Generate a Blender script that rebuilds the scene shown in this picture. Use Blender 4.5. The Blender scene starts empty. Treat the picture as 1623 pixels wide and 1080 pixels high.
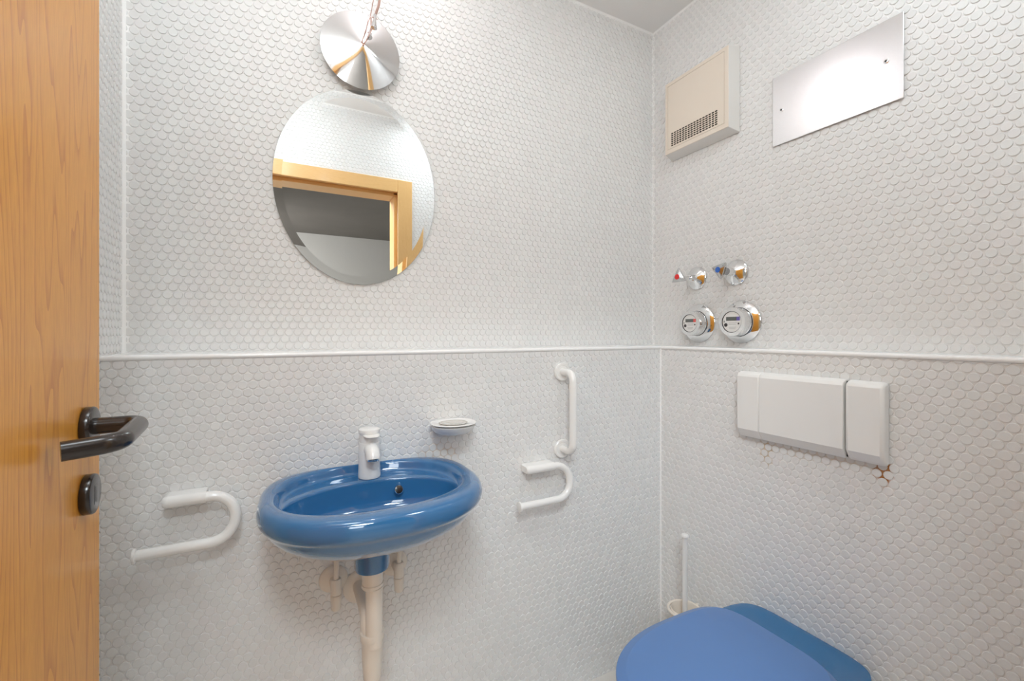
import bpy, bmesh, math, random
import numpy as np
from mathutils import Vector, Matrix

scene = bpy.context.scene
random.seed(7)
rng = np.random.default_rng(7)
PI = math.pi

# ------------------------------------------------------------------ camera
# world: X to the right along the basin wall, Y towards the basin wall, Z up
EYE = 1.20
cam_data = bpy.data.cameras.new('camera')
cam_data.sensor_width = 36.0
cam_data.lens = 36.0 * 700.0 / 1623.0
cam_data.shift_y = -11.0 / 1623.0
cam_data.clip_start = 0.02
cam = bpy.data.objects.new('camera', cam_data)
cam.location = (0, 0, EYE)
cam.rotation_euler = (PI / 2, 0, -math.atan2(0.4621, 0.8868))
scene.collection.objects.link(cam)
scene.camera = cam

# ------------------------------------------------------------------ colour management, world
scene.view_settings.view_transform = 'Standard'
scene.view_settings.look = 'None'
scene.view_settings.gamma = 1.0
scene.view_settings.exposure = 0.14
world = bpy.data.worlds.new('world')
scene.world = world
world.use_nodes = True
world.node_tree.nodes['Background'].inputs[0].default_value = (0.8, 0.85, 0.9, 1)
world.node_tree.nodes['Background'].inputs[1].default_value = 0.05
try:
    scene.cycles.max_bounces = 14
    scene.cycles.diffuse_bounces = 7
    scene.cycles.glossy_bounces = 6
    scene.cycles.sample_clamp_indirect = 6.0
    scene.cycles.caustics_reflective = False
    scene.cycles.caustics_refractive = False
except Exception:
    pass


def add_light(name, kind, loc, energy, color, size=0.1, size_y=None, target=None):
    d = bpy.data.lights.new(name, kind)
    d.energy = energy
    d.color = color
    if kind == 'AREA':
        d.size = size
        if size_y:
            d.shape = 'RECTANGLE'
            d.size_y = size_y
    else:
        d.shadow_soft_size = size
    o = bpy.data.objects.new(name, d)
    o.location = loc
    if target is not None:
        o.rotation_euler = (Vector(target) - Vector(loc)).to_track_quat('-Z', 'Y').to_euler()
    scene.collection.objects.link(o)
    return o


# added fill behind the camera, shining in through the open door; no fixture
add_light('hallway_fill', 'AREA', (-0.12, -0.38, 2.42), 50, (0.85, 0.945, 1.0), 0.8, 0.5, (1.1, 0.55, 0.7))
# added low fill from the hallway, giving frontal light below the ledge
add_light('hallway_fill_low', 'AREA', (-0.30, -0.72, 1.72), 4.5, (0.92, 0.97, 1.0), 0.4, 0.5, (0.6, 1.2, 0.9))
# added fill that brightens the far hallway wall, outside the mirror's view
add_light('hallway_fill_far', 'AREA', (-0.85, -2.3, 2.0), 24, (1.0, 0.98, 0.96), 0.5, 0.5, (0.6, -3.4, 1.0))
# added unseen fill under the ceiling, brightening the right wall
add_light('ceiling_fill', 'AREA', (0.86, 0.30, 2.45), 3.9, (0.86, 0.95, 1.0), 0.30, 0.25, (0.95, 0.42, 0))
# soft fill added above the open door leaf, without a fixture
add_light('room_fill', 'POINT', (-0.09, 0.58, 2.22), 7.0, (0.86, 0.95, 1.0), 0.14)

# ------------------------------------------------------------------ helpers
COL = scene.collection


def finish(me, smooth, sharp):
    if smooth:
        me.polygons.foreach_set('use_smooth', [True] * len(me.polygons))
        if sharp is not None:
            me.set_sharp_from_angle(angle=sharp)
    me.update()


def part(name, geo, mat, parent=None, smooth=True, sharp=0.7, bevel=None, subd=0):
    """geo = (verts, faces) in world coordinates; linked as one mesh object"""
    v, f = geo
    off = Vector((0, 0, 0))
    if parent is not None:
        p = parent
        while p is not None:
            off += p.location
            p = p.parent
    me = bpy.data.meshes.new(name)
    me.from_pydata([tuple(Vector(a) - off) for a in v], [], f)
    me.validate()
    bm = bmesh.new(); bm.from_mesh(me)
    bmesh.ops.recalc_face_normals(bm, faces=bm.faces)
    bm.to_mesh(me); bm.free()
    o = bpy.data.objects.new(name, me)
    COL.objects.link(o)
    if parent is not None:
        o.parent = parent
    if mat is not None:
        me.materials.append(mat)
    if bevel:
        b = o.modifiers.new('bevel', 'BEVEL')
        b.width = bevel; b.segments = 3; b.limit_method = 'ANGLE'; b.angle_limit = 0.6
    if subd:
        s = o.modifiers.new('subd', 'SUBSURF'); s.levels = subd; s.render_levels = subd
    finish(me, smooth, None if subd else sharp)
    return o


def thing(name, label, cat, loc, group=None):
    o = bpy.data.objects.new(name, None)
    o.empty_display_size = 0.05
    o.location = loc
    COL.objects.link(o)
    o['label'] = label
    o['category'] = cat
    if group:
        o['group'] = group
    return o


def struct(o):
    o['kind'] = 'structure'
    return o


def merge(*geos):
    V, F = [], []
    for v, f in geos:
        n = len(V)
        V += [tuple(a) for a in v]
        F += [tuple(i + n for i in q) for q in f]
    return V, F


def box(x0, x1, y0, y1, z0, z1):
    v = [(x, y, z) for z in (z0, z1) for y in (y0, y1) for x in (x0, x1)]
    f = [(0, 2, 3, 1), (4, 5, 7, 6), (0, 1, 5, 4), (2, 6, 7, 3), (0, 4, 6, 2), (1, 3, 7, 5)]
    return v, f


def frame_of(d):
    d = Vector(d).normalized()
    up = Vector((0, 0, 1)) if abs(d.z) < 0.95 else Vector((0, 1, 0))
    a = up.cross(d).normalized()
    b = d.cross(a).normalized()
    return a, b, d


def lathe(o, d, prof, seg=48, cap0=True, cap1=True, rot=0.0):
    """prof: list of (radius, height along d)"""
    a, b, d = frame_of(d)
    o = Vector(o)
    V, F = [], []
    for r, h in prof:
        for i in range(seg):
            t = 2 * PI * i / seg + rot
            V.append(o + d * h + (a * math.cos(t) + b * math.sin(t)) * r)
    n = len(prof)
    for k in range(n - 1):
        for i in range(seg):
            j = (i + 1) % seg
            F.append((k * seg + i, k * seg + j, (k + 1) * seg + j, (k + 1) * seg + i))
    if cap0:
        F.append(tuple(range(seg))[::-1])
    if cap1:
        F.append(tuple((n - 1) * seg + i for i in range(seg)))
    return V, F


def fillet(pts, r, n=8):
    pts = [Vector(p) for p in pts]
    out = [pts[0]]
    for i in range(1, len(pts) - 1):
        p, a, b = pts[i], pts[i - 1], pts[i + 1]
        rr = r[i - 1] if isinstance(r, (list, tuple)) else r
        da, db = (a - p).normalized(), (b - p).normalized()
        ang = da.angle(db)
        t = rr / math.tan(ang / 2)
        t = min(t, (a - p).length * 0.499, (b - p).length * 0.499)
        rr = t * math.tan(ang / 2)
        c = p + (da + db).normalized() * (rr / math.sin(ang / 2))
        s, e = p + da * t - c, p + db * t - c
        tot = s.angle(e)
        ax = s.cross(e).normalized()
        for k in range(n + 1):
            out.append(c + Matrix.Rotation(tot * k / n, 3, ax) @ s)
    out.append(pts[-1])
    return out


def tube(pts, r, seg=24, caps=True):
    pts = [Vector(p) for p in pts]
    n = len(pts)
    rs = r if isinstance(r, (list, tuple)) else [r] * n
    T = []
    for i in range(n):
        if i == 0: t = pts[1] - pts[0]
        elif i == n - 1: t = pts[-1] - pts[-2]
        else: t = (pts[i + 1] - pts[i]).normalized() + (pts[i] - pts[i - 1]).normalized()
        T.append(t.normalized())
    a, b, _ = frame_of(T[0])
    V, F = [], []
    for i in range(n):
        if i:
            q = T[i - 1].rotation_difference(T[i])
            a = q @ a
            b = q @ b
        for k in range(seg):
            t = 2 * PI * k / seg
            V.append(pts[i] + (a * math.cos(t) + b * math.sin(t)) * rs[i])
    for i in range(n - 1):
        for k in range(seg):
            j = (k + 1) % seg
            F.append((i * seg + k, i * seg + j, (i + 1) * seg + j, (i + 1) * seg + k))
    if caps:
        F.append(tuple(range(seg))[::-1])
        F.append(tuple((n - 1) * seg + k for k in range(seg)))
    return V, F


def extrude_poly(pts, axis, a0, a1):
    """pts: 2D outline; axis 'x','y' or 'z': extrude between a0 and a1"""
    def mk(p, a):
        if axis == 'x': return (a, p[0], p[1])
        if axis == 'y': return (p[0], a, p[1])
        return (p[0], p[1], a)
    n = len(pts)
    V = [mk(p, a0) for p in pts] + [mk(p, a1) for p in pts]
    F = [tuple(range(n))[::-1], tuple(range(n, 2 * n))]
    for i in range(n):
        j = (i + 1) % n
        F.append((i, j, n + j, n + i))
    return V, F


def rings(curves, cap0=True, cap1=True):
    n = len(curves[0])
    V = [tuple(p) for c in curves for p in c]
    F = []
    for k in range(len(curves) - 1):
        for i in range(n):
            j = (i + 1) % n
            F.append((k * n + i, k * n + j, (k + 1) * n + j, (k + 1) * n + i))
    if cap0: F.append(tuple(range(n))[::-1])
    if cap1: F.append(tuple((len(curves) - 1) * n + i for i in range(n)))
    return V, F


# ------------------------------------------------------------------ materials
def mat_base(name):
    m = bpy.data.materials.new(name)
    m.use_nodes = True
    nt = m.node_tree
    return m, nt, nt.nodes['Principled BSDF']


def simple(name, col, rough=0.4, metal=0.0, coat=0.0, spec=0.5, noise=0.0, bump=0.0, scale=60.0, coat_rough=0.05):
    m, nt, b = mat_base(name)
    b.inputs['Base Color'].default_value = (*col, 1)
    b.inputs['Roughness'].default_value = rough
    b.inputs['Metallic'].default_value = metal
    b.inputs['Coat Weight'].default_value = coat
    b.inputs['Coat Roughness'].default_value = coat_rough
    b.inputs['Specular IOR Level'].default_value = spec
    tc = nt.nodes.new('ShaderNodeTexCoord')
    nz = nt.nodes.new('ShaderNodeTexNoise')
    nz.inputs['Scale'].default_value = scale
    nz.inputs['Detail'].default_value = 4
    nt.links.new(tc.outputs['Object'], nz.inputs['Vector'])
    if noise:
        mx = nt.nodes.new('ShaderNodeMix'); mx.data_type = 'RGBA'
        mx.inputs['A'].default_value = (*[c * (1 - noise) for c in col], 1)
        mx.inputs['B'].default_value = (*[min(1, c * (1 + noise)) for c in col], 1)
        nt.links.new(nz.outputs['Fac'], mx.inputs['Factor'])
        nt.links.new(mx.outputs['Result'], b.inputs['Base Color'])
    if bump:
        bp = nt.nodes.new('ShaderNodeBump')
        bp.inputs['Strength'].default_value = 1.0
        bp.inputs['Distance'].default_value = bump
        nt.links.new(nz.outputs['Fac'], bp.inputs['Height'])
        nt.links.new(bp.outputs['Normal'], b.inputs['Normal'])
    return m


def tile_material(name='tile_glaze'):
    m, nt, b = mat_base(name)
    at = nt.nodes.new('ShaderNodeAttribute'); at.attribute_name = 'tile_tone'
    cr = nt.nodes.new('ShaderNodeValToRGB')
    e = cr.color_ramp.elements
    e[0].position = 0.0; e[0].color = (0.755, 0.755, 0.745, 1)
    e[1].position = 1.0; e[1].color = (0.80, 0.795, 0.785, 1)
    k = e.new(0.4); k.color = (0.785, 0.77, 0.765, 1)
    k = e.new(0.7); k.color = (0.77, 0.775, 0.765, 1)
    nt.links.new(at.outputs['Fac'], cr.inputs['Fac'])
    nt.links.new(cr.outputs['Color'], b.inputs['Base Color'])
    b.inputs['Roughness'].default_value = 0.42
    b.inputs['Specular IOR Level'].default_value = 0.35
    return m


def grout_material(name='grout'):
    """light cement grout, with rust running down from the flush plate"""
    m, nt, b = mat_base(name)
    geo = nt.nodes.new('ShaderNodeNewGeometry')
    nz = nt.nodes.new('ShaderNodeTexNoise'); nz.inputs['Scale'].default_value = 18
    nt.links.new(geo.outputs['Position'], nz.inputs['Vector'])
    mx = nt.nodes.new('ShaderNodeMix'); mx.data_type = 'RGBA'
    mx.inputs['A'].default_value = (0.80, 0.79, 0.78, 1)
    mx.inputs['B'].default_value = (0.86, 0.85, 0.84, 1)
    nt.links.new(nz.outputs['Fac'], mx.inputs['Factor'])
    prev = mx.outputs['Result']
    # (centre, half size, strength, colour)
    stains = [((1.28, 0.528, 0.872), (0.05, 0.020, 0.042), 1.0, (0.42, 0.17, 0.05)),
              ((1.28, 0.815, 0.845), (0.05, 0.024, 0.050), 0.55, (0.50, 0.32, 0.12)),
              ((1.28, 0.700, 0.870), (0.05, 0.200, 0.022), 0.35, (0.50, 0.38, 0.25)),
              ((0.40, 1.23, 0.840), (0.07, 0.050, 0.060), 0.35, (0.62, 0.40, 0.22))]
    for c, s, st, colr in stains:
        sub = nt.nodes.new('ShaderNodeVectorMath'); sub.operation = 'SUBTRACT'
        sub.inputs[1].default_value = c
        nt.links.new(geo.outputs['Position'], sub.inputs[0])
        dv = nt.nodes.new('ShaderNodeVectorMath'); dv.operation = 'DIVIDE'
        dv.inputs[1].default_value = s
        nt.links.new(sub.outputs[0], dv.inputs[0])
        ln = nt.nodes.new('ShaderNodeVectorMath'); ln.operation = 'LENGTH'
        nt.links.new(dv.outputs[0], ln.inputs[0])
        n2 = nt.nodes.new('ShaderNodeTexNoise'); n2.inputs['Scale'].default_value = 70
        nt.links.new(geo.outputs['Position'], n2.inputs['Vector'])
        ad = nt.nodes.new('ShaderNodeMath'); ad.operation = 'MULTIPLY_ADD'
        ad.inputs[1].default_value = 1.4
        nt.links.new(n2.outputs['Fac'], ad.inputs[0])
        nt.links.new(ln.outputs['Value'], ad.inputs[2])
        mp = nt.nodes.new('ShaderNodeMapRange')
        mp.inputs['From Min'].default_value = 1.25
        mp.inputs['From Max'].default_value = 1.75
        mp.inputs['To Min'].default_value = st
        mp.inputs['To Max'].default_value = 0
        nt.links.new(ad.outputs[0], mp.inputs['Value'])
        m2 = nt.nodes.new('ShaderNodeMix'); m2.data_type = 'RGBA'
        m2.inputs['B'].default_value = (*colr, 1)
        nt.links.new(mp.outputs['Result'], m2.inputs['Factor'])
        nt.links.new(prev, m2.inputs['A'])
        prev = m2.outputs['Result']
    nt.links.new(prev, b.inputs['Base Color'])
    b.inputs['Roughness'].default_value = 0.85
    b.inputs['Specular IOR Level'].default_value = 0.2
    return m


def wood_material(name, c_light, c_dark, axis_scale=(1, 1, 1), coat=0.5, grain=1.0, rough=0.35):
    m, nt, b = mat_base(name)
    tc = nt.nodes.new('ShaderNodeTexCoord')
    mp = nt.nodes.new('ShaderNodeMapping')
    mp.inputs['Scale'].default_value = axis_scale
    nt.links.new(tc.outputs['Object'], mp.inputs['Vector'])
    # large cathedral figure
    n1 = nt.nodes.new('ShaderNodeTexNoise')
    n1.inputs['Scale'].default_value = 2.2; n1.inputs['Detail'].default_value = 3
    nt.links.new(mp.outputs[0], n1.inputs['Vector'])
    m1 = nt.nodes.new('ShaderNodeMath'); m1.operation = 'MULTIPLY'; m1.inputs[1].default_value = 34.0
    nt.links.new(n1.outputs['Fac'], m1.inputs[0])
    fr = nt.nodes.new('ShaderNodeMath'); fr.operation = 'FRACT'
    nt.links.new(m1.outputs[0], fr.inputs[0])
    rp = nt.nodes.new('ShaderNodeValToRGB')
    e = rp.color_ramp.elements
    e[0].position = 0.0; e[0].color = (0, 0, 0, 1)
    e[1].position = 1.0; e[1].color = (1, 1, 1, 1)
    k = e.new(0.75); k.color = (0.22, 0.22, 0.22, 1)
    nt.links.new(fr.outputs[0], rp.inputs['Fac'])
    # fine pores
    mp2 = nt.nodes.new('ShaderNodeMapping')
    mp2.inputs['Scale'].default_value = tuple(s * (30 if s > 0.2 else 8) for s in axis_scale)
    nt.links.new(tc.outputs['Object'], mp2.inputs['Vector'])
    n2 = nt.nodes.new('ShaderNodeTexNoise'); n2.inputs['Scale'].default_value = 6; n2.inputs['Detail'].default_value = 5
    nt.links.new(mp2.outputs[0], n2.inputs['Vector'])
    mixf = nt.nodes.new('ShaderNodeMath'); mixf.operation = 'MULTIPLY_ADD'
    mixf.inputs[1].default_value = 0.62 * grain
    nt.links.new(rp.outputs['Color'], mixf.inputs[0])
    sc = nt.nodes.new('ShaderNodeMath'); sc.operation = 'MULTIPLY_ADD'
    sc.inputs[1].default_value = 0.9; sc.inputs[2].default_value = -0.28
    nt.links.new(n2.outputs['Fac'], sc.inputs[0])
    nt.links.new(sc.outputs[0], mixf.inputs[2])
    cl = nt.nodes.new('ShaderNodeClamp'); nt.links.new(mixf.outputs[0], cl.inputs[0])
    mx = nt.nodes.new('ShaderNodeMix'); mx.data_type = 'RGBA'
    mx.inputs['A'].default_value = (*c_light, 1)
    mx.inputs['B'].default_value = (*c_dark, 1)
    nt.links.new(cl.outputs[0], mx.inputs['Factor'])
    nt.links.new(mx.outputs['Result'], b.inputs['Base Color'])
    b.inputs['Roughness'].default_value = rough
    b.inputs['Coat Weight'].default_value = coat
    b.inputs['Coat Roughness'].default_value = 0.12
    return m


def emit(name, col, strength):
    m, nt, b = mat_base(name)
    b.inputs['Base Color'].default_value = (*col, 1)
    b.inputs['Emission Color'].default_value = (*col, 1)
    b.inputs['Emission Strength'].default_value = strength
    return m


M_TILE = tile_material()
M_GROUT = grout_material()
M_CEIL = simple('ceiling_paint', (0.82, 0.81, 0.80), 0.9, noise=0.02, bump=0.0002, scale=300)
M_SEAL = simple('white_sealant', (0.92, 0.915, 0.905), 0.45, noise=0.02)
M_TRIM = simple('white_ceramic_trim', (0.92, 0.915, 0.905), 0.25, coat=0.4, noise=0.015)
M_WHITE = simple('white_plastic', (0.84, 0.83, 0.81), 0.28, coat=0.3, noise=0.01, scale=20)
M_NYLON = simple('white_nylon', (0.86, 0.85, 0.83), 0.22, coat=0.5, noise=0.01, scale=20)
M_CREAM = simple('cream_plastic', (0.80, 0.71, 0.61), 0.42, noise=0.015, scale=12)
M_CREAMSIDE = simple('grey_white_plastic', (0.74, 0.72, 0.69), 0.45, noise=0.015, scale=12)
M_PIPE = simple('ivory_plastic', (0.80, 0.72, 0.63), 0.35, coat=0.15, noise=0.02, scale=15)
M_BLUE = simple('blue_ceramic', (0.030, 0.145, 0.33), 0.08, coat=1.0, noise=0.04, scale=3, coat_rough=0.02)
M_LID = simple('blue_plastic', (0.095, 0.205, 0.45), 0.30, coat=0.25, noise=0.05, scale=6, coat_rough=0.15)
M_TEAL = simple('blue_toilet_ceramic', (0.022, 0.150, 0.34), 0.12, coat=1.0, noise=0.04, scale=4, coat_rough=0.03)
M_CHROME = simple('chrome', (0.86, 0.86, 0.86), 0.045, metal=1.0, noise=0.01, scale=5)
M_CHROMEDARK = simple('chrome_lamp', (0.80, 0.79, 0.79), 0.06, metal=1.0, noise=0.01, scale=5)
M_STEELPLATE = simple('satin_steel', (0.84, 0.84, 0.85), 0.22, metal=1.0, noise=0.01, scale=5)
M_MIRROR = simple('mirror_silver', (0.93, 0.945, 0.94), 0.0, metal=1.0)
M_GLASSEDGE = simple('glass_edge', (0.55, 0.60, 0.58), 0.15, coat=0.5)
M_BLACK = simple('black_plastic', (0.012, 0.010, 0.009), 0.3, coat=0.3)
M_BROWN = simple('dark_brown_nylon', (0.020, 0.013, 0.010), 0.24, coat=0.25, noise=0.2, scale=8, coat_rough=0.12)
M_HANDLE = simple('shaded_chrome', (0.60, 0.60, 0.60), 0.16, metal=1.0, noise=0.02)  # chrome darkened so the grey facet shade sits in its colour
M_COPPER = simple('copper_tinted_metal', (0.62, 0.42, 0.36), 0.2, metal=1.0, noise=0.02)
M_DOOR = wood_material('door_veneer', (0.86, 0.40, 0.055), (0.60, 0.20, 0.016), (2.2, 2.2, 0.22), coat=0.20, rough=0.42)
M_FRAME = wood_material('door_frame_wood', (0.76, 0.48, 0.20), (0.64, 0.36, 0.12), (3.0, 3.0, 0.3), coat=0.2, grain=0.4)
M_FRAMEH = wood_material('door_head_wood', (0.76, 0.48, 0.20), (0.64, 0.36, 0.12), (0.3, 3.0, 3.0), coat=0.2, grain=0.4)
M_HALLCEIL = simple('hallway_ceiling_dark', (0.20, 0.185, 0.17), 0.9, noise=0.12, scale=3)  # dark grey base colour for the hallway ceiling
M_HALLWALL = simple('hallway_wall_paint', (0.62, 0.61, 0.59), 0.9, noise=0.03, scale=4)
M_FLOOR = simple('floor_tile', (0.70, 0.665, 0.62), 0.35, noise=0.05, scale=6)
M_RED = simple('red_dot', (0.80, 0.02, 0.02), 0.3, coat=0.5)
M_BLUEDOT = simple('blue_dot', (0.02, 0.13, 0.55), 0.3, coat=0.5)
M_DIAL = simple('dial_face', (0.80, 0.79, 0.77), 0.35, coat=0.3)
M_LCD = simple('lcd_grey', (0.11, 0.12, 0.11), 0.3, coat=0.4)
M_INKRED = simple('ink_red', (0.75, 0.12, 0.11), 0.5)
M_INKVIOLET = simple('ink_violet', (0.16, 0.12, 0.42), 0.5)
M_INKGREY = simple('ink_grey', (0.42, 0.42, 0.42), 0.6)
M_INKDARK = simple('ink_dark', (0.06, 0.05, 0.05), 0.5)
M_BULB = emit('bulb_glow', (1.0, 0.90, 0.82), 14.0)
m, nt, b = mat_base('clear_glass')
b.inputs['Transmission Weight'].default_value = 1.0
b.inputs['Roughness'].default_value = 0.03
b.inputs['IOR'].default_value = 1.45
b.inputs['Base Color'].default_value = (0.97, 0.96, 0.93, 1)
M_GLASS = m

# ------------------------------------------------------------------ room shell
YB, YL = 1.38, 1.23        # basin wall above / below the ledge
XR, XL = 1.391, 1.28       # cistern wall above / below the ledge
XW = -0.342                # wall behind the open door
YF = 0.125                 # inner face of the doorway wall
ZC = 2.463                 # ceiling
ZL = 1.153                 # top of the ledge
TILE_R, TILE_H = 0.01005, 0.0021


def tile_geo(kind, plane, u0, u1, v0, v1, pu, pv, pu0, pv0, sgn, holes=()):
    """penny tiles on a wall. kind 'y': wall at y=plane, u=x; kind 'x': u=y. v=z. sgn: side the tiles face"""
    seg = 14
    cs = []
    r0 = math.floor((v0 - pv0) / pv) - 1
    r1 = math.ceil((v1 - pv0) / pv) + 1
    for r in range(r0, r1 + 1):
        z = pv0 + r * pv
        sh = (r % 2) * 0.5
        c0 = math.floor((u0 - pu0) / pu) - 1
        c1 = math.ceil((u1 - pu0) / pu) + 1
        for c in range(c0, c1 + 1):
            u = pu0 + (c + sh) * pu
            if u < u0 - TILE_R * .6 or u > u1 + TILE_R * .6 or z < v0 - TILE_R * .6 or z > v1 + TILE_R * .6:
                continue
            if any(a <= u <= b_ and c_ <= z <= d for a, b_, c_, d in holes):
                continue
            cs.append((u, z))
    C = np.array(cs)
    n = len(C)
    C = C + rng.normal(0, 0.00022, C.shape)
    R = TILE_R * (1 + rng.normal(0, 0.012, n))
    t = np.arange(seg) * 2 * np.pi / seg
    prof = [(1.0, 0.0), (1.0, 0.62), (0.965, 0.86), (0.90, 1.0)]
    tilt = rng.normal(0, 0.012, (n, 2))
    P = []
    for k, (s, h) in enumerate(prof):
        du = R[:, None] * s * np.cos(t)[None]
        dv = R[:, None] * s * np.sin(t)[None]
        U = np.clip(C[:, 0:1] + du, u0, u1)
        V = np.clip(C[:, 1:2] + dv, v0, v1)
        D = h * TILE_H + (0 if k == 0 else 1) * (tilt[:, 0:1] * du + tilt[:, 1:2] * dv)
        P.append(np.stack([U, V, D], -1))
    P = np.stack(P, 1)                       # n, 4, seg, 3
    nv = 4 * seg
    pts = P.reshape(-1, 3)
    if kind == 'y':
        xyz = np.stack([pts[:, 0], plane + sgn * pts[:, 2], pts[:, 1]], -1)
        flip = sgn > 0
    else:
        xyz = np.stack([plane + sgn * pts[:, 2], pts[:, 0], pts[:, 1]], -1)
        flip = sgn < 0
    q = []
    i = np.arange(seg); j = (i + 1) % seg
    for k in range(3):
        a = np.stack([k * seg + i, k * seg + j, (k + 1) * seg + j, (k + 1) * seg + i], -1)
        q.append(a if not flip else a[:, ::-1])
    q = np.concatenate(q)                    # 3*seg, 4
    cap = 3 * seg + i
    if flip: cap = cap[::-1]
    tone = np.repeat(rng.random(n), nv)
    return xyz, q, cap, n, nv, seg, tone


def tiled_wall(name, slabs, tiles):
    """slabs: boxes of grout-faced wall; tiles: argument tuples for tile_geo"""
    gv, gf = merge(*slabs)
    V = [np.array(gv, dtype=float)]
    loops, starts, totals, mats, tones, smooth = [], [], [], [], [np.zeros(len(gv))], []
    ls = 0
    for f in gf:
        loops.append(np.array(f)); starts.append(ls); totals.append(len(f)); ls += len(f)
        mats.append(0); smooth.append(False)
    loops = [np.concatenate(loops)]
    starts, totals, mats, smooth = [np.array(starts)], [np.array(totals)], [np.array(mats)], [np.array(smooth)]
    base = len(gv)
    for a in tiles:
        xyz, q, cap, n, nv, seg, tone = tile_geo(**a)
        V.append(xyz)
        off = base + np.arange(n) * nv
        Q = (q[None] + off[:, None, None]).reshape(n, -1)
        Cp = cap[None] + off[:, None]
        loops.append(np.concatenate([Q, Cp], 1).reshape(-1))
        tt = np.concatenate([np.full(len(q), 4), [seg]])
        tt = np.tile(tt, n)
        starts.append(ls + np.concatenate([[0], np.cumsum(tt)[:-1]]))
        ls += tt.sum()
        totals.append(tt)
        mats.append(np.ones(len(tt), int))
        smooth.append(np.tile(np.array([True] * len(q) + [False]), n))
        tones.append(tone)
        base += n * nv
    V = np.concatenate(V); L = np.concatenate(loops)
    S = np.concatenate(starts); T = np.concatenate(totals)
    me = bpy.data.meshes.new(name)
    me.vertices.add(len(V)); me.vertices.foreach_set('co', V.astype(np.float32).ravel())
    me.loops.add(len(L)); me.loops.foreach_set('vertex_index', L.astype(np.int32))
    me.polygons.add(len(S))
    me.polygons.foreach_set('loop_start', S.astype(np.int32))
    me.polygons.foreach_set('loop_total', T.astype(np.int32))
    me.polygons.foreach_set('material_index', np.concatenate(mats).astype(np.int32))
    me.polygons.foreach_set('use_smooth', np.concatenate(smooth))
    me.materials.append(M_GROUT); me.materials.append(M_TILE)
    at = me.attributes.new('tile_tone', 'FLOAT', 'POINT')
    at.data.foreach_set('value', np.concatenate(tones).astype(np.float32))
    me.update(calc_edges=True)
    me.validate()
    o = bpy.data.objects.new(name, me)
    COL.objects.link(o)
    return struct(o)


tiled_wall('wall_back',
           [box(XW - 0.1, XR + 0.1, YB, YB + 0.1, 0, ZC), box(XW, XR, YL, YB, 0, ZL - 0.004)],
           [dict(kind='y', plane=YB, u0=XW + .002, u1=XR - .002, v0=ZL, v1=ZC, pu=.02174, pv=.01885, pu0=.0178, pv0=1.1662, sgn=-1),
            dict(kind='y', plane=YL, u0=XW + .002, u1=XL - .004, v0=0.0, v1=ZL - .0120, pu=.02174, pv=.01860, pu0=-.3327, pv0=1.1331, sgn=-1)])
tiled_wall('wall_right',
           [box(XR, XR + 0.1, YF, YB, 0, ZC), box(XL, XR, YF, YL, 0, ZL - 0.004)],
           [dict(kind='x', plane=XR, u0=YF, u1=YB - .002, v0=ZL, v1=ZC, pu=.02314, pv=.01930, pu0=.5265, pv0=1.1660, sgn=-1),
            dict(kind='x', plane=XL, u0=YF, u1=YL - .004, v0=0.0, v1=ZL - .0120, pu=.02253, pv=.01895, pu0=.3151, pv0=1.1274, sgn=-1)])
tiled_wall('wall_left',
           [box(XW - 0.1, XW, YF, YB, 0, ZC)],
           [dict(kind='x', plane=XW, u0=YF, u1=YB - .002, v0=0, v1=ZC, pu=.0220, pv=.0188, pu0=.53, pv0=1.166, sgn=1)])
# doorway wall with its opening (leaf hinged on the left side)
OX0, OX1, OZ = -0.235, 0.625, 2.055
tiled_wall('wall_front',
           [box(XW - 0.1, OX0, 0.005, YF, 0, ZC), box(OX1, XR + 0.1, 0.005, YF, 0, ZC), box(OX0, OX1, 0.005, YF, OZ, ZC)],
           [dict(kind='y', plane=YF, u0=OX0, u1=OX1, v0=OZ, v1=ZC, pu=.0220, pv=.0188, pu0=.0, pv0=1.166, sgn=1),
            dict(kind='y', plane=YF, u0=OX1, u1=XR, v0=0, v1=ZC, pu=.0220, pv=.0188, pu0=.0, pv0=1.166, sgn=1)])
struct(part('ceiling', box(XW - 0.1, XR + 0.1, 0.005, YB + 0.1, ZC, ZC + 0.1), M_CEIL, smooth=False))
struct(part('floor', box(XW - 0.1, XR + 0.1, 0.005, YB + 0.1, -0.1, 0), M_FLOOR, smooth=False))


# ledge caps with a rounded front edge
def ledge_profile(front, back, s):
    """outline in (horizontal, z); front = exposed edge, s = +1 if the wall lies on the + side"""
    z1 = ZL; t = 0.0120
    pts = [(back, z1), (back, z1 - t)]
    pts += [(front + s * 0.004, z1 - t)]
    for k in range(9):
        a = -PI / 2 - PI * k / 8
        pts.append((front + s * 0.0002 + math.cos(a) * s * t / 2 * 0.9, z1 - t / 2 + math.sin(a) * t / 2))
    return pts


def sweep_y(pts, y0, y1): return extrude_poly(pts, 'y', y0, y1)


# back ledge runs along X: outline in (y, z)
struct(part('trim_1', extrude_poly(ledge_profile(YL, YB - .0005, 1), 'x', XW + .0005, XR - .0005), M_TRIM))
struct(part('trim_2', (lambda g: g)(extrude_poly(ledge_profile(XL, XR - .0005, 1), 'y', YF + .001, YL - .0005)), M_TRIM))
# sealant strips in the corners
def corner_strip(name, x, y, sx, sy, z0, z1, w):
    n = 6
    pts = [(x, y), (x + sx * w, y)]
    for k in range(1, n):
        t = k / n
        a = t * PI / 2
        pts.append((x + sx * w * (1 - math.sin(a)) , y + sy * w * (1 - math.cos(a))))
    pts.append((x, y + sy * w))
    struct(part(name, extrude_poly(pts, 'z', z0, z1), M_SEAL))


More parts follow.
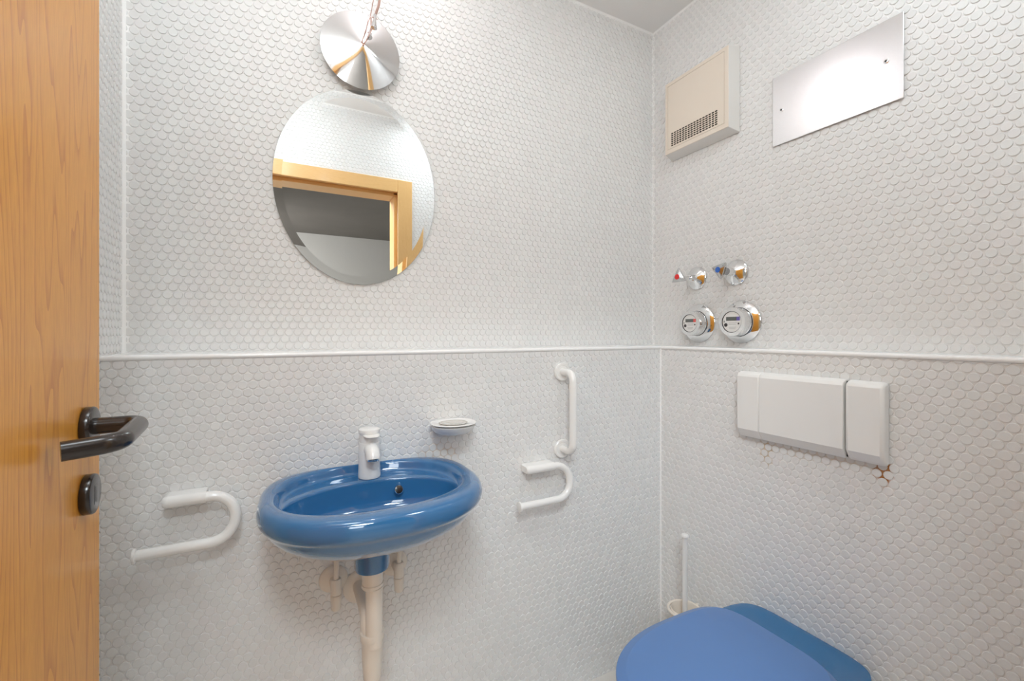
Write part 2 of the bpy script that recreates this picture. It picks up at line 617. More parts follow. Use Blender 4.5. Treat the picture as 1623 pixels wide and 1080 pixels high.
corner_strip('trim_3', XR, YB, -1, -1, ZL, ZC - .001, 0.009)
corner_strip('trim_4', XL, YL, -1, -1, 0.001, ZL - .009, 0.012)
corner_strip('trim_5', XW, YB, 1, -1, ZL, ZC - .001, 0.016)
struct(part('trim_6', extrude_poly([(YB, ZC), (YB - .008, ZC), (YB - .003, ZC - .003), (YB, ZC - .008)], 'x', XW, XR), M_SEAL))
struct(part('trim_7', extrude_poly([(XR, ZC), (XR - .008, ZC), (XR - .003, ZC - .003), (XR, ZC - .008)], 'y', YF, YB), M_SEAL))
struct(part('trim_8', extrude_poly([(YF, ZC), (YF + .008, ZC), (YF + .003, ZC - .003), (YF, ZC - .008)], 'x', XW, XR), M_SEAL))

# door frame: architrave on the room side, stepped lining inside the opening
def frame_member(x0, x1, y0, y1, z0, z1): return box(x0, x1, y0, y1, z0, z1)


AO, AI = 0.688, 0.603      # outer / inner edge of the right architrave
HT, HB = 2.103, 2.030      # top / bottom of the head
struct(part('trim_9', merge(box(AI, AO, YF, YF + .014, 0, HT)), M_FRAME, bevel=.003))
struct(part('trim_10', box(-0.30, AI, YF, YF + .014, HB, HT), M_FRAMEH, bevel=.003))
struct(part('trim_11', merge(box(-0.30, -0.222, YF, YF + .014, 0, HB)), M_FRAME, bevel=.003))
struct(part('trim_12', merge(box(0.612, 0.626, -0.03, YF, 0, HB + .008), box(0.592, 0.612, -0.03, 0.085, 0, HB)), M_FRAME, bevel=.002))
struct(part('trim_13', merge(box(-0.236, 0.626, -0.03, YF, HB + .008, HB + .026), box(-0.222, 0.592, -0.03, 0.085, HB - .012, HB + .008)), M_FRAMEH, bevel=.002))
struct(part('trim_14', merge(box(-0.236, -0.222, -0.03, YF, 0, HB)), M_FRAME, bevel=.002))

# hallway behind the camera
HX0, HX1, HY = -1.3, 2.6, -3.4
struct(part('wall_hallway_far', box(HX0, HX1, HY - .1, HY, 0, 2.47), M_HALLWALL, smooth=False))
struct(part('wall_hallway_left', box(HX0 - .1, HX0, HY, 0.0, 0, 2.47), M_HALLWALL, smooth=False))
struct(part('wall_hallway_right', box(HX1, HX1 + .1, HY, 0.0, 0, 2.47), M_HALLWALL, smooth=False))
struct(part('wall_hallway_front', merge(box(HX0, OX0, -.005, .004, 0, 2.47), box(OX1, HX1, -.005, .004, 0, 2.47), box(OX0, OX1, -.005, .004, OZ, 2.47)), M_HALLWALL, smooth=False))
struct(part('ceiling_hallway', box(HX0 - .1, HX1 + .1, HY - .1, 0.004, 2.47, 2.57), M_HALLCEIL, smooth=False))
struct(part('floor_hallway', box(HX0 - .1, HX1 + .1, HY - .1, 0.004, -.1, 0), M_FLOOR, smooth=False))

# ------------------------------------------------------------------ door leaf
TH = 0.0446
door = bpy.data.objects.new('door_1', None)
# face plane passes through P with normal (cos TH, sin TH)
PX, PY = -0.240, 0.807
nx, ny = math.cos(TH), math.sin(TH)       # out of the face, into the room
dx, dy = -math.sin(TH), math.cos(TH)      # along the leaf towards its free edge
def leaf(s, h, z):                        # s along the leaf from P, h off the face
    return Vector((PX + dx * s + nx * h, PY + dy * s + ny * h, z))


def leaf_box(s0, s1, h0, h1, z0, z1):
    v = [tuple(leaf(s, h, z)) for z in (z0, z1) for h in (h0, h1) for s in (s0, s1)]
    f = [(0, 2, 3, 1), (4, 5, 7, 6), (0, 1, 5, 4), (2, 6, 7, 3), (0, 4, 6, 2), (1, 3, 7, 5)]
    return v, f


door = part('door_1', leaf_box(-0.66, 0.068, -0.040, 0, 0.008, 2.02), M_DOOR, bevel=.0015)
struct(door)
ZH = 1.072
part('handle_rosette', lathe(leaf(0, 0.0005, ZH), (nx, ny, 0), [(0.0265, 0), (0.0272, .001), (0.0272, .0085), (0.0262, .0105), (0.0245, .0112), (0.014, .0112)], 56), M_BROWN, door)
neck = [leaf(0, 0.009, ZH), leaf(0, 0.060, ZH), leaf(-0.112, 0.060, ZH - .004), leaf(-0.128, 0.012, ZH - .006)]
part('door_handle', tube(fillet(neck, [0.016, 0.026], 12), 0.0114, 32), M_BROWN, door)
ZK = 0.979
ros = part('lock_rosette', lathe(leaf(0, 0.0005, ZK), (nx, ny, 0), [(0.0265, 0), (0.0272, .001), (0.0272, .0090), (0.0262, .0110), (0.0245, .0115)], 56), M_BROWN, door)
part('lock_slot', merge(leaf_box(-.0075, .0075, .0112, .0123, ZK - .014, ZK + .0125)), M_BROWN, door, bevel=.0008)
part('keyhole', leaf_box(-.0016, .0016, .0121, .0126, ZK - .011, ZK + .010), M_BLACK, door)

# ------------------------------------------------------------------ mirror
MC = Vector((0.2057, 1.372, 1.6325)); MA, MB_ = 0.2283, 0.2863
mir = thing('oval_mirror', 'large oval mirror without a frame on the tiled wall above the blue basin', 'mirror', (MC.x, YB - .0015, MC.z - MB_))
def ell(a, b_, y, n=128):
    return [(MC.x + a * math.cos(2 * PI * i / n), y, MC.z + b_ * math.sin(2 * PI * i / n)) for i in range(n)]
bw = 0.022
flat = ell(MA - bw, MB_ - bw, MC.y)
part('mirror_glass', (flat, [tuple(range(128))]), M_MIRROR, mir, smooth=False)
part('bevelled_rim', rings([ell(MA - bw, MB_ - bw, MC.y), ell(MA, MB_, MC.y - bw * math.tan(0.028))], False, False), M_MIRROR, mir, sharp=None)
part('glass_edge', rings([ell(MA, MB_, MC.y - bw * math.tan(0.028)), ell(MA + .0004, MB_ + .0004, MC.y + .001), ell(MA, MB_, MC.y + .0045), ell(MA - .01, MB_ - .01, MC.y + .0055)], False, True), M_GLASSEDGE, mir)
part('mirror_backing', rings([ell(MA - .05, MB_ - .05, MC.y + .0055), ell(MA - .05, MB_ - .05, YB - .0013)], True, True), M_BLACK, mir)

# ------------------------------------------------------------------ lamp
LX, LY, LZ, LR = 0.2060, 1.352, 2.0285, 0.1111
lamp = thing('reflector_lamp', 'chrome cone reflector lamp hanging on thin rods above the oval mirror', 'lamp', (0.280, 1.299, ZC - .001))
prof = [(LR, 0), (LR, .0012), (LR * .5, .0185), (0.0065, .0335), (0.0055, .0350), (0.0, .0352)]
back_prof = [(0.0, .0325), (LR * .5, .0165), (LR, 0)]
part('reflector_cone', lathe((LX, LY, LZ), (0, -1, 0), [(0.0008, .0320), (LR * .5, .0173), (LR - .0004, .0003), (LR, .0010), (LR * .5, .0185), (0.0068, .0330), (0.0008, .0345)], 96, True, True), M_CHROMEDARK, lamp, sharp=0.5)
part('reflector_back', lathe((LX, LY, LZ), (0, -1, 0), [(0.0008, .0290), (LR * .5, .0145), (LR - .0010, -.0012), (LR - .0006, .0002), (LR * .5, .0170), (0.0008, .0318)], 96, True, True), M_WHITE, lamp, sharp=0.5)
AP = Vector((LX, LY - .0345, LZ))
part('cone_ring', lathe(AP, (0, -1, 0), [(.0052, -.003), (.0056, .0015), (.0035, .0022), (.0030, .0015)], 24), M_COPPER, lamp)
# stem from the ceiling, small chrome holder and two wires down to the cone
SX, SY = 0.250, LY - .036
top = Vector((0.280, SY, ZC - .001))
part('stem', tube([Vector((SX - .012, SY, 2.115)), Vector((SX, SY, 2.155)), top], 0.0036, 16), M_COPPER, lamp)
part('clamp_cone', lathe((SX - .0145, SY, 2.083), (0.10, 0, 1), [(.0088, 0), (.0090, .001), (.0046, .026), (.0044, .040)], 32), M_CHROMEDARK, lamp)
part('clamp_screw', tube([(SX - .020, SY, 2.113), (SX - .003, SY, 2.113)], .0016, 10), M_COPPER, lamp)
part('wire', tube([AP + Vector((-.004, -.002, .003)), Vector((SX - .024, SY, 2.115)), Vector((SX - .006, SY, 2.22)), top + Vector((-.009, 0, 0))], 0.00125, 10), M_COPPER, lamp)
part('wire', tube([AP + Vector((.004, -.002, .003)), Vector((SX - .016, SY, 2.085))], 0.00125, 10), M_COPPER, lamp)
part('ceiling_rose', lathe(top, (0, 0, -1), [(.045, 0), (.045, .012), (.040, .018), (.006, .022)], 40), M_CHROMEDARK, lamp)
# halogen bulb high on the stem
part('wall_spacer', tube([(LX, LY - .022, LZ), (LX, YB - TILE_H - .0003, LZ)], .007, 16), M_CHROMEDARK, lamp)
part('bulb', lathe((0.280, SY - .012, 2.36), (0, -.3, -1), [(.006, 0), (.013, .004), (.016, .012), (.013, .022), (.003, .030)], 24), M_BULB, lamp)
lo = add_light('lamp_light', 'POINT', (0.280, SY - .16, 2.37), 1.25, (0.97, 0.92, 0.95), 0.02)
lo.parent = lamp; lo.location = lo.location - lamp.location

# ------------------------------------------------------------------ washbasin
N = 96
def sup(cx, cy, a, b_, e, z, ymax=None, e_back=None, n=N):
    out = []
    for i in range(n):
        t = 2 * PI * i / n
        c, s_ = math.cos(t), math.sin(t)
        ex = e if s_ < 0 or e_back is None else e_back
        x = cx + a * math.copysign(abs(c) ** (2 / ex), c)
        y = cy + b_ * math.copysign(abs(s_) ** (2 / ex), s_)
        if ymax is not None:
            y = min(y, ymax)
        out.append((x, y, z))
    return out


BC = (0.195, 1.045)
YM = YL - TILE_H - .0004
basin = thing('washbasin', 'blue oval ceramic washbasin fixed to the tiled wall under the mirror', 'washbasin', (0.195, YM, 0.70))
curves = []
def oc(k, z, shy=0.0, a=.243, b_=.203, e=2.25):
    # outer family: shrinks towards the waste near the wall
    cx, cy = 0.190, 1.070
    return sup(cx + (BC[0] - cx) * k, cy + (BC[1] - cy) * k - shy, a * k, b_ * k, e if k > .5 else 2.0, z, YM, 3.3 if k > .6 else 2.4)
curves += [oc(.13, .712), oc(.30, .717), oc(.52, .731), oc(.70, .750), oc(.84, .771), oc(.90, .787), oc(.928, .797), oc(.943, .804), oc(.958, .8085), oc(.978, .8125), oc(.994, .8195), oc(1.0, .830), oc(.992, .8420), oc(.968, .8505), oc(.935, .8545)]
def inn(k, z): return sup(.190, 1.060, .205 * k, .163 * k, 2.3, z, 1.2215)
curves += [inn(1.035, .8545), inn(1.0, .851), inn(.985, .844)]
# deck foot / bowl edge blends
def mixc(c1, c2, t, z=None):
    return [tuple((a * (1 - t) + b_ * t) if i < 2 or z is None else z for i, (a, b_) in enumerate(zip(p, q))) for p, q in zip(c1, c2)]
foot = inn(.965, .832)
foot2 = inn(.945, .830)
edge = sup(.190, 1.028, .192, .124, 2.1, .829)
curves += [foot, foot2, mixc(foot2, edge, .5, .8300), mixc(foot2, edge, .93, .8298), edge]
def bowl(k, z, sh): return sup(.190 - .0 * sh, 1.028 + sh, .192 * k, .124 * k, 2.1, z)
curves += [bowl(.990, .8262, 0.0), bowl(.978, .812, .000), bowl(.955, .788, .001), bowl(.91, .768, .003), bowl(.80, .756, .006), bowl(.5, .7475, .014), bowl(.25, .744, .018), bowl(.10, .742, .02)]
part('basin_bowl', rings(curves, True, True), M_BLUE, basin, subd=1, sharp=None)
part('drain_collar', lathe((0.186, 1.060, .7255), (0, 0, -1), [(.052, 0), (.044, .018), (.0405, .030), (.0395, .062), (.038, .068), (.034, .070)], 48), M_BLUE, basin)
ov = lathe((0.2630, 1.1265, 0.8045), (0.03, -1, 0.45), [(.0112, -.006), (.0118, .0005), (.0112, .0020), (.0101, .0016)], 32, True, False)
part('overflow_hole', lathe((0.2630, 1.1265, 0.8045), (0.03, -1, 0.45), [(.0100, -.006), (.0100, .0022), (.0092, .0026)], 32), M_BLACK, basin)
part('overflow_ring', ov, M_BLUE, basin)
part('basin_drain', lathe((0.190, 1.048, 0.7425), (0, 0, 1), [(.021, 0), (.021, .0015), (.018, .002)], 32), M_CHROME, basin)

# ------------------------------------------------------------------ faucet
FX, FY = 0.2005, 1.183
fau = thing('faucet', 'white single lever mixer tap standing on the blue basin', 'faucet', (FX, FY, .8305))
part('faucet_body', lathe((FX, FY, .8307), (0, 0, 1), [(.0272, 0), (.0278, .002), (.0276, .006), (.0266, .030), (.0262, .080), (.0250, .0895)], 64), M_WHITE, fau)
part('faucet_collar', lathe((FX, FY, .9200), (0, 0, 1), [(.0238, 0), (.0240, .003), (.0240, .021)], 64), M_WHITE, fau)
part('faucet_cap', lathe((FX, FY, .9410), (0, 0, 1), [(.0240, 0), (.0262, .003), (.0268, .009), (.0262, .0125), (.0235, .0145), (.010, .0155)], 64), M_WHITE, fau)
lv = []
for (y, w, zt, zb) in [(FY - .005, .022, .9435, .9385), (FY - .024, .0205, .9425, .9383), (FY - .038, .0165, .9415, .9382), (FY - .044, .010, .9410, .9386)]:
    lv.append([(FX + .002 - w, y, (zt + zb) / 2), (FX + .002 - w * .85, y, zt), (FX + .002 + w * .85, y, zt), (FX + .002 + w, y, (zt + zb) / 2), (FX + .002 + w * .85, y, zb), (FX + .002 - w * .85, y, zb)])
part('faucet_lever', rings(lv), M_WHITE, fau, bevel=.0015)
sp = [Vector((FX, FY - .008, .906)), Vector((FX, FY - .030, .906)), Vector((FX + .001, FY - .044, .901)), Vector((FX + .001, FY - .049, .8915)), Vector((FX + .001, FY - .050, .8875))]
part('faucet_spout', tube(fillet(sp, .02, 6), .0172, 40), M_WHITE, fau, sharp=1.2)
part('aerator', lathe((FX, FY - .0500, .8882), (0, -.05, -1), [(.0135, 0), (.0135, .0045), (.0125, .0052), (.0105, .0052), (.0105, .002)], 40), M_CHROME, fau)
part('aerator_mesh', lathe((FX, FY - .0500, .8837), (0, -.05, -1), [(.0105, 0), (.0105, .0006)], 40), M_BLACK, fau)

# ------------------------------------------------------------------ drain trap and valves
trap = thing('drain_trap', 'ivory plastic drain trap hanging below the blue basin', 'drain pipe', (0.186, 1.06, .42))
TX, TY = 0.1865, 1.060
part('upper_pipe', lathe((TX, TY, .655), (0, 0, -1), [(.0235, 0), (.0235, .037), (.0225, .041)], 48), M_PIPE, trap)
part('pipe_joint', lathe((TX, TY, .618), (0, 0, -1), [(.0248, -.004), (.0248, .003), (.0225, .006)], 48), M_PIPE, trap)
part('dip_pipe', lathe((TX + .003, TY - .006, .614), (0, 0, -1), [(.0190, 0), (.0190, .135)], 48), M_PIPE, trap)
part('outlet_pipe', tube(fillet([(TX - .008, TY + .014, .49), (TX - .008, TY + .014, .545), (TX - .006, YL - .004, .536)], .025, 8), .0165, 32), M_PIPE, trap)
part('trap_cup', lathe((TX, TY + .002, .508), (0, 0, -1), [(.0210, .004), (.0212, .000), (.0268, 0), (.0272, .003), (.0268, .016), (.0238, .020), (.0228, .060), (.0205, .092), (.0195, .108), (.017, .114), (.010, .1165)], 48), M_PIPE, trap)
part('wall_rosette', lathe((0.186, YM, .530), (0, -1, 0), [(.0440, 0), (.0445, .002), (.040, .007), (.026, .013), (.020, .014)], 48), M_PIPE, trap)


def angle_valve(x, z, label, tx):
    v = thing('angle_valve', label, 'valve', (x, YM, z), 'angle valves under the basin')
    part('escutcheon', lathe((x, YM, z), (0, -1, 0), [(.0345, 0), (.0348, .002), (.031, .007), (.014, .012)], 48), M_PIPE, v)
    part('valve_stub', lathe((x, YM - .008, z), (0, -1, 0), [(.011, 0), (.011, .038)], 24), M_PIPE, v)
    part('valve_body', lathe((x + .002, YM - .045, z + .017), (0, 0, -1), [(.0105, -.004), (.0130, 0), (.0130, .034)], 32), M_PIPE, v)
    part('valve_knob', lathe((x + .002, YM - .045, z - .0185), (0, 0, -1), [(.0125, 0), (.0130, .001), (.0125, .020), (.0118, .021), (.0118, .034), (.0095, .0375)], 32), M_PIPE, v)
    part('supply_tube', tube([(x + .002, YM - .045, z + .015), (tx, YM - .047, z + .05), (tx + .001, YM - .05, .735)], .0062, 20), M_PIPE, v)
    return v


angle_valve(0.118, .566, 'ivory angle valve left of the drain trap under the basin', 0.121)
angle_valve(0.2745, .570, 'ivory angle valve right of the drain trap under the basin', 0.277)

# ------------------------------------------------------------------ soap dish
sd = thing('soap_dish', 'small white wall soap dish with a see-through insert right of the tap', 'soap dish', (0.435, YM, 0.9310))
def dee(cx, w, dep, z, n=64, y0=YM, flat_=0.0):
    out = []
    for i in range(n):
        t = 2 * PI * i / n
        x = cx + w * math.cos(t)
        y = y0 - dep * 0.5 + dep * 0.5 * math.sin(t)
        if math.sin(t) > 0:
            y = y0 - dep * .5 + dep * .5 * abs(math.sin(t)) ** .55
        out.append((x, min(y, y0), z))
    return out
part('dish_shell', rings([dee(.427, .034, .070, 0.9190), dee(.427, .046, .088, 0.9220), dee(.427, .057, .103, 0.9320), dee(.427, .0610, .109, 0.9430), dee(.427, .056, .100, 0.9455), dee(.427, .045, .08, 0.9400)]), M_WHITE, sd)
part('dish_insert', rings([dee(.427, .050, .096, 0.9465), dee(.427, .0625, .110, 0.9485), dee(.427, .0640, .112, 0.9502), dee(.427, .0620, .110, 0.9520), dee(.427, .0470, .083, 0.9505, y0=YM - .013), dee(.427, .040, .073, 0.9475, y0=YM - .018), dee(.427, .020, .035, 0.9465, y0=YM - .035)]), M_WHITE, sd)
part('clear_tray', rings([dee(.427, .036, .066, 0.9485, y0=YM - .021), dee(.427, .0395, .072, 0.9510, y0=YM - .0185), dee(.427, .037, .068, 0.9515, y0=YM - .0205), dee(.427, .030, .055, 0.9495, y0=YM - .028)]), simple('tinted_tray', (0.60, 0.56, 0.50), 0.15, coat=1.0, noise=0.25, scale=90), sd)

# ------------------------------------------------------------------ grab handle
gb = thing('grab_handle', 'white vertical grab handle on the tiled wall near the corner', 'handle', (0.826, YM, .945))
gz1, gz0, gx = 1.0735, 0.8185, 0.8255
for z in (gz1, gz0):
    part('handle_flange', lathe((gx, YM, z), (0, -1, 0), [(.0305, 0), (.0312, .002), (.0305, .0075), (.028, .0095), (.0215, .0088), (.0205, .0075), (.0145, .0078)], 56), M_NYLON, gb)
part('handle_bar', tube(fillet([(gx, YM - .006, gz1), (gx, YM - .066, gz1), (gx, YM - .066, gz0), (gx, YM - .006, gz0)], .030, 12), .0122, 36), M_NYLON, gb, sharp=1.0)

# ------------------------------------------------------------------ toilet roll holders
def roll_holder(x0, xe, xr, zt, zb, y, label, r=.0112, dlow=0.0):
    t = thing('toilet_roll_holder', label, 'toilet roll holder', ((x0 + xr) / 2, YM, (zt + zb) / 2))
    h = zt - zb
    rad = h / 2
    path = [Vector((x0 + .028, y, zt)), Vector((xr, y, zt)), Vector((xr, y - dlow, zb)), Vector((xe, y - dlow, zb))]
    part('holder_arm', tube(fillet(path, rad * .98, 16), r, 36), M_NYLON, t, sharp=1.2)
    # half-round mount against the wall, slanted at its free end
    m_ = x0 + (xr - rad - x0) * .93
    mv = []
    yc = y
    for x, k in ((x0, .72), (x0 + .004, .93), (x0 + .010, 1.0), (m_, 1.0)):
        ring = []
        R_ = (r + .0016)
        for i in range(24):
            a = PI * i / 23
            ring.append((x, yc - R_ * math.sin(a) * k + (1 - k) * .006, zt + R_ * math.cos(a) * k))
        ring.append((x, YM, zt - R_ * k)); ring.append((x, YM, zt + R_ * k))
        mv.append(ring)
    part('wall_mount', rings(mv), M_NYLON, t)
    part('end_cap', lathe((xe + .002, y - dlow, zb), (-1, 0, 0), [(r + .0005, 0), (r + .0045, .0015), (r + .0050, .004), (r + .0040, .0062), (r - .002, .0072)], 36), M_NYLON, t)
    return t


roll_holder(-0.229, -0.272, -0.094, .8335, .7335, 1.196, 'white nylon toilet roll holder left of the blue basin beside the door', r=.0115, dlow=.012)
roll_holder(0.672, 0.645, 0.832, .7745, .6700, 1.196, 'white nylon toilet roll holder right of the basin, below the grab handle', r=.0115, dlow=.012)

# ------------------------------------------------------------------ exhaust fan
XT = XR - TILE_H - .0004
fan = thing('exhaust_fan', 'square cream exhaust fan with grille high on the wall near the corner', 'exhaust fan', (XT, 1.127, 1.885))
FY0, FY1, FZ0, FZ1, FD = 0.978, 1.272, 1.889, 2.186, 0.046
def rect_ring(y0, y1, z0, z1, x): return [(x, y0, z0), (x, y1, z0), (x, y1, z1), (x, y0, z1)]
part('fan_housing', rings([rect_ring(FY0, FY1, FZ0, FZ1, XT), rect_ring(FY0, FY1, FZ0, FZ1, XT - .004), rect_ring(FY0 + .012, FY1 - .006, FZ0 + .014, FZ1 - .006, XT - FD + .002)]), M_CREAMSIDE, fan, bevel=.002)
fx = XT - FD
cov = part('fan_cover', rings([rect_ring(FY0 + .0118, FY1 - .0058, FZ0 + .0138, FZ1 - .0058, XT - FD + .006), rect_ring(FY0 + .0125, FY1 - .006, FZ0 + .0145, FZ1 - .006, XT - FD), rect_ring(FY0 + .0255, FY1 - .016, FZ0 + .030, FZ1 - .018, XT - FD), rect_ring(FY0 + .0257, FY1 - .0162, FZ0 + .0302, FZ1 - .0182, XT - FD + .0025), rect_ring(FY0 + .0271, FY1 - .0176, FZ0 + .0316, FZ1 - .0196, XT - FD + .0025), rect_ring(FY0 + .0273, FY1 - .0178, FZ0 + .0318, FZ1 - .0198, XT - FD)]), M_CREAM, fan, sharp=.4)
# grille openings: 16 columns x 7 rows
gx_ = XT - FD - .0002
cells = []
ny_, nz_ = 16, 7
gy0, gy1, gz0_, gz1_ = 1.030, 1.238, 1.9265, 1.9800
dyc, dzc = (gy1 - gy0) / ny_, (gz1_ - gz0_) / nz_
gv = []
for i in range(ny_):
    for j in range(nz_):
        a, c = gy0 + i * dyc, gz0_ + j * dzc
        gv.append(box(gx_ - .0001, gx_ + .002, a + .0017, a + dyc - .0017, c + .0013, c + dzc - .0016))
part('fan_grille', merge(*gv), simple('grille_shadow_gap', (0.035, 0.022, 0.012), 0.8), fan, smooth=False)

# ------------------------------------------------------------------ steel access plate
ap = thing('access_plate', 'rectangular satin steel cover plate with two screws high on the right wall', 'cover plate', (XT, .695, 1.79))
part('steel_sheet', box(XT - .0045, XT, .5285, .8625, 1.7935, 2.0095), M_STEELPLATE, ap, bevel=.0008)
for (y, z) in ((.5650, 1.9035), (.8345, 1.8985)):
    sc_ = part('screw', lathe((XT - .0045, y, z), (-1, 0, 0), [(.0058, 0), (.0056, .0012), (.0040, .0018), (.0022, .0020)], 24), M_CHROME, ap)
    part('screw_recess', lathe((XT - .0064, y, z), (-1, 0, 0), [(.0030, 0), (.0030, .0004)], 6), M_BLACK, sc_)

# ------------------------------------------------------------------ shut-off valves and meters
def shutoff(y, z, mat_dot, label, hy, rot, kind):
    t = thing('shutoff_valve', label, 'valve', (XT, y, z), 'shut-off valves')
    if kind == 'red':
        part('escutcheon', lathe((XT, y, z), (-1, 0, 0), [(.043, 0), (.0433, .0015), (.0415, .004), (.032, .009), (.016, .016), (.013, .0175)], 64), M_CHROME, t)
        part('spindle', lathe((XT - .016, y, z), (-1, .05, 0), [(.0128, 0), (.0128, .022), (.011, .024), (.0065, .025), (.0065, .052), (.006, .054)], 12), M_CHROME, t, sharp=.4)
    else:
        part('escutcheon', lathe((XT, y, z), (-1, 0, 0), [(.044, 0), (.0445, .0015), (.0425, .004), (.030, .012), (.016, .019), (.014, .020)], 64), M_CHROME, t)
        part('spindle', lathe((XT - .018, y, z), (-1, 0, 0), [(.0135, 0), (.0140, .002), (.0140, .028), (.0125, .030)], 40), M_CHROME, t)
    return t


def tri_handle(t, cx_, y, z, axis, R, rot, mat_dot, back):
    """three-armed pyramid handle facing along axis"""
    a, b_, d = frame_of(axis)
    o = Vector((cx_, y, z))
    front, mid, rear = [], [], []
    n = 36
    def shape(k, off, Rr, cut):
        out = []
        for i in range(n):
            th = 2 * PI * i / n
            # rounded triangle
            ang = (th - rot) % (2 * PI / 3) - PI / 3
            r_ = Rr * 0.5 / max(math.cos(ang), .5)
            r_ = min(r_, Rr * cut)
            out.append(tuple(o + d * off + (a * math.cos(th) + b_ * math.sin(th)) * r_ * k))
        return out
    cs = [shape(.42, -back, R, .80), shape(.80, -.010, R, .93), shape(1.0, -.002, R, .93), shape(.97, .001, R, .93), shape(.42, .0075, R, .62)]
    part('triangular_handle', rings(cs), M_HANDLE, t, sharp=.45)
    part('colour_dot', lathe(o + d * .0076, d, [(.0100, 0), (.0098, .0012), (.007, .0018)], 32), mat_dot, t)


v1 = shutoff(1.1565, 1.4085, M_RED, 'chrome shut-off valve with a red dot, left of the blue one', 0, 0, 'red')
tri_handle(v1, XT - .090, 1.162, 1.409, (-1, -.02, 0), .037, PI * .5, M_RED, .022)
v2 = shutoff(0.9940, 1.4110, M_BLUEDOT, 'chrome shut-off valve with a blue dot, right of the red one', 0, 0, 'blue')
tri_handle(v2, XT - .064, 1.010, 1.4175, (-1, .10, 0), .037, PI * .22, M_BLUEDOT, .022)


def meter(y, z, R, rc, ink, label, scratch):
    t = thing('water_meter', label, 'water meter', (XT, y, z), 'water meters')
    part('meter_flange', lathe((XT, y, z), (-1, 0, 0), [(R, 0), (R + .0004, .002), (R - .0018, .004), (R - .018, .0105), (rc + .001, .0120)], 72), M_CHROME, t)
    L_ = .050
    part('meter_cap', lathe((XT - .011, y, z), (-1, 0, 0), [(rc - .001, 0), (rc, .001), (rc, L_ - .013), (rc - .001, L_ - .011), (rc - .0128, L_ - .0105), (rc - .0130, L_ - .0135)], 64, True, False), M_CHROME, t, sharp=.5)
    part('cap_gap', lathe((XT - .0122, y, z), (-1, 0, 0), [(rc + .0012, 0), (rc + .0012, .0012)], 64), M_BLACK, t)
    xf = XT - .011 - L_ + .0130
    rf = rc - .0132
    d = part('dial', lathe((xf + .003, y, z), (-1, 0, 0), [(rf, 0), (rf, .0030)], 64), M_DIAL, t)
    part('dial_rim', lathe((xf + .0005, y, z), (-1, 0, 0), [(rf + .0008, 0), (rf + .0008, .0014), (rf - .0014, .0014), (rf - .0014, 0)], 64, False, False), M_BLACK, t)
    xs = xf - .0004
    def fl(y0, y1, z0, z1, th=.0004): return box(xs - th, xs + .0005, y + y0, y + y1, z + z0, z + z1)
    # +y is to the left as seen from the room
    q = rf
    part('display', fl(-.50 * q, .58 * q, .12 * q, .48 * q), M_LCD, d)
    part('colour_field', fl(-.82 * q, -.50 * q, .12 * q, .48 * q), ink, d)
    part('black_knob', lathe((xs + .0004, y + .62 * q, z - .27 * q), (-1, 0, 0), [(.17 * q, 0), (.17 * q, .0012), (.10 * q, .0014)], 24), M_INKDARK, d)
    part('small_mark', fl(-.76 * q, -.62 * q, -.24 * q, -.08 * q), M_INKDARK, d)
    part('small_mark', fl(.76 * q, .83 * q, -.04 * q, .14 * q), M_INKDARK, d)
    tx = []
    for k, (w0, w1, zz) in enumerate([(.30, -.50, -.08), (.30, -.45, -.22), (.32, -.40, -.50), (.26, -.34, -.64)]):
        yy = w0 * q
        rr = random.Random(int(k * 7 + y * 100))
        while yy > w1 * q:
            wd = rr.uniform(.0010, .0026)
            tx.append(fl(yy - wd, yy, zz * q - .0006, zz * q + .0007, .0002))
            yy -= wd + .0008
    part('fine_print', merge(*tx), M_INKGREY, d, smooth=False)
    return t


meter(1.1470, 1.2380, .0705, .0460, M_INKRED, 'round chrome water meter with a red field on its dial', False)
m2 = meter(0.9745, 1.2390, .0715, .0490, M_INKVIOLET, 'round chrome water meter with a violet field on its dial', True)

# ------------------------------------------------------------------ flush plate
XS = XL - TILE_H - .0004
fp = thing('flush_plate', 'wide white three-part flush plate on the wall above the toilet', 'flush plate', (XS, .700, .885))
def flush_outline(dxx=0.0):
    return [(XS, 1.0845), (XS - .016, 1.0845), (XS - .0285, 1.0790), (XS - .0335 + dxx, 1.070), (XS - .0335 + dxx, .9105), (XS - .018, .8860), (XS - .0085, .8840), (XS, .8840)]
part('flush_base', extrude_poly([(XS, 1.080), (XS - .015, 1.080), (XS - .015, .890), (XS, .890)], 'y', .5200, .8810), M_BLACK, fp)
part('flush_panel', extrude_poly(flush_outline(), 'y', .8175, .8875), M_WHITE, fp, bevel=.0030, sharp=.3)
part('flush_button', extrude_poly(flush_outline(), 'y', .5975, .8165), M_WHITE, fp, bevel=.0016, sharp=.3)
part('flush_button', extrude_poly(flush_outline(.0015), 'y', .5135, .5945), M_WHITE, fp, bevel=.0080, sharp=.3)

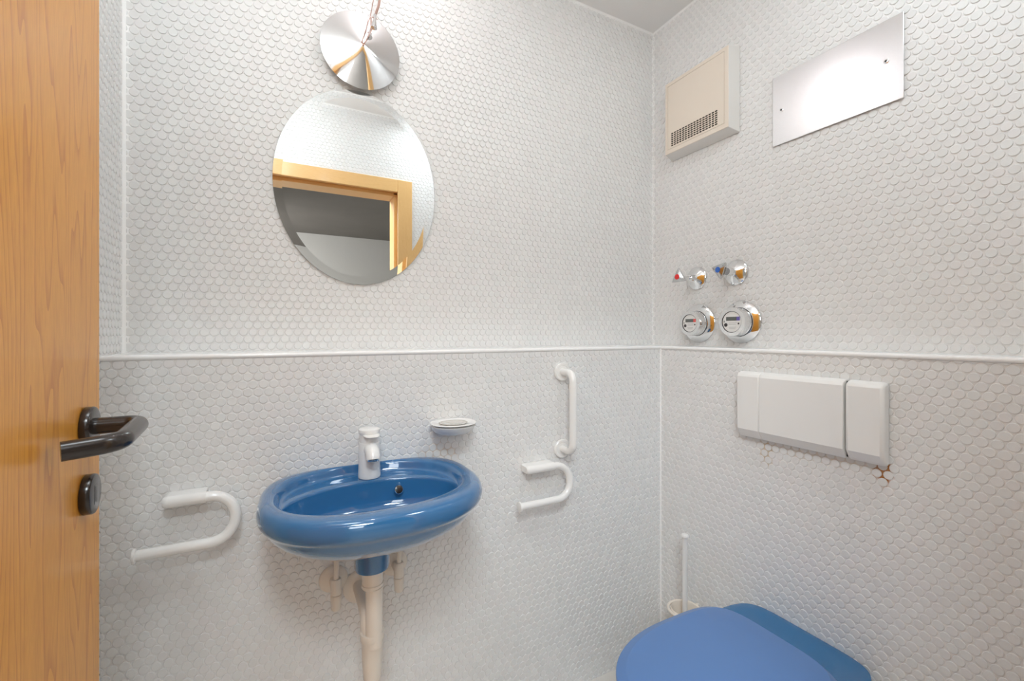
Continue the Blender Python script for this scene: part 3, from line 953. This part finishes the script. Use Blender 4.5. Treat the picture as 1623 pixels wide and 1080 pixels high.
# ------------------------------------------------------------------ toilet
toi = thing('toilet', 'blue wall-hung toilet with closed lid in the bottom right corner', 'toilet', (XS, .70, .20))
TYc = 0.700
def tcurve(x0, x1, w, z, e=2.2, n=72, eb=4.5):
    """plan outline from tip x0 to back x1"""
    out = []
    xm = x0 + (x1 - x0) * .56
    for i in range(n):
        t = 2 * PI * i / n
        c, s_ = math.cos(t), math.sin(t)
        if c < 0:
            x = xm - (xm - x0) * abs(c) ** (2 / e)
            y = w * math.copysign(abs(s_) ** (2 / e), s_)
        else:
            x = xm + (x1 - xm) * abs(c) ** (2 / eb)
            y = w * math.copysign(abs(s_) ** (2 / eb), s_)
        out.append((x, TYc + y, z))
    return out
part('toilet_bowl', rings([tcurve(.96, XS, .085, .10), tcurve(.86, XS, .11, .16), tcurve(.76, XS, .145, .24), tcurve(.70, XS, .172, .32), tcurve(.675, XS, .182, .355, eb=6), tcurve(.675, XS, .184, .372, eb=6), tcurve(.683, XS, .179, .3815, eb=6), tcurve(.70, XS - .012, .168, .3835, eb=6), tcurve(.715, XS - .028, .152, .3800, eb=6), tcurve(.73, XS - .05, .13, .3745, eb=6)]), M_TEAL, toi, sharp=.9)
part('toilet_seat', rings([tcurve(.668, 1.135, .180, .383), tcurve(.660, 1.140, .184, .388), tcurve(.660, 1.140, .184, .396), tcurve(.668, 1.135, .180, .400)]), M_LID, toi)
part('toilet_lid', rings([tcurve(.662, 1.137, .182, .402), tcurve(.655, 1.142, .186, .405), tcurve(.655, 1.142, .186, .4085), tcurve(.657, 1.140, .1845, .4112), tcurve(.678, 1.134, .166, .4190), tcurve(.680, 1.132, .1645, .4194), tcurve(.78, 1.09, .11, .4205)]), M_LID, toi, sharp=.22)
part('lid_hinge', tube([(1.150, TYc - .085, .390), (1.150, TYc + .085, .390)], .010, 24), M_LID, toi)

# ------------------------------------------------------------------ toilet brush
tb = thing('toilet_brush', 'white toilet brush standing in the corner behind the toilet', 'toilet brush', (1.215, 1.055, 0))
BX, BY = 1.213, 1.058
part('brush_handle', lathe((BX, BY, .16), (0, 0, 1), [(.0085, 0), (.0085, .345), (.0088, .348), (.0130, .350), (.0135, .354), (.0110, .358), (.004, .360)], 32), M_WHITE, tb)
part('brush_holder', lathe((BX, BY, .001), (0, 0, 1), [(.034, 0), (.040, .02), (.043, .20), (.047, .262), (.044, .266), (.040, .255), (.036, .05), (.001, .045)], 48, True, False), M_PIPE, tb)
ringp = [(BX + .0535 * math.cos(2 * PI * k / 40), BY + .0535 * math.sin(2 * PI * k / 40), .262) for k in range(41)]
part('wall_bracket', merge(tube(ringp, .0045, 14), tube([(BX + .052, BY, .262), (XS - .002, BY, .262)], .0060, 16)), M_PIPE, tb)
part('brush_head', lathe((BX, BY, .055), (0, 0, 1), [(.02, 0), (.032, .01), (.032, .06), (.015, .075), (.009, .13)], 32), M_WHITE, tb)
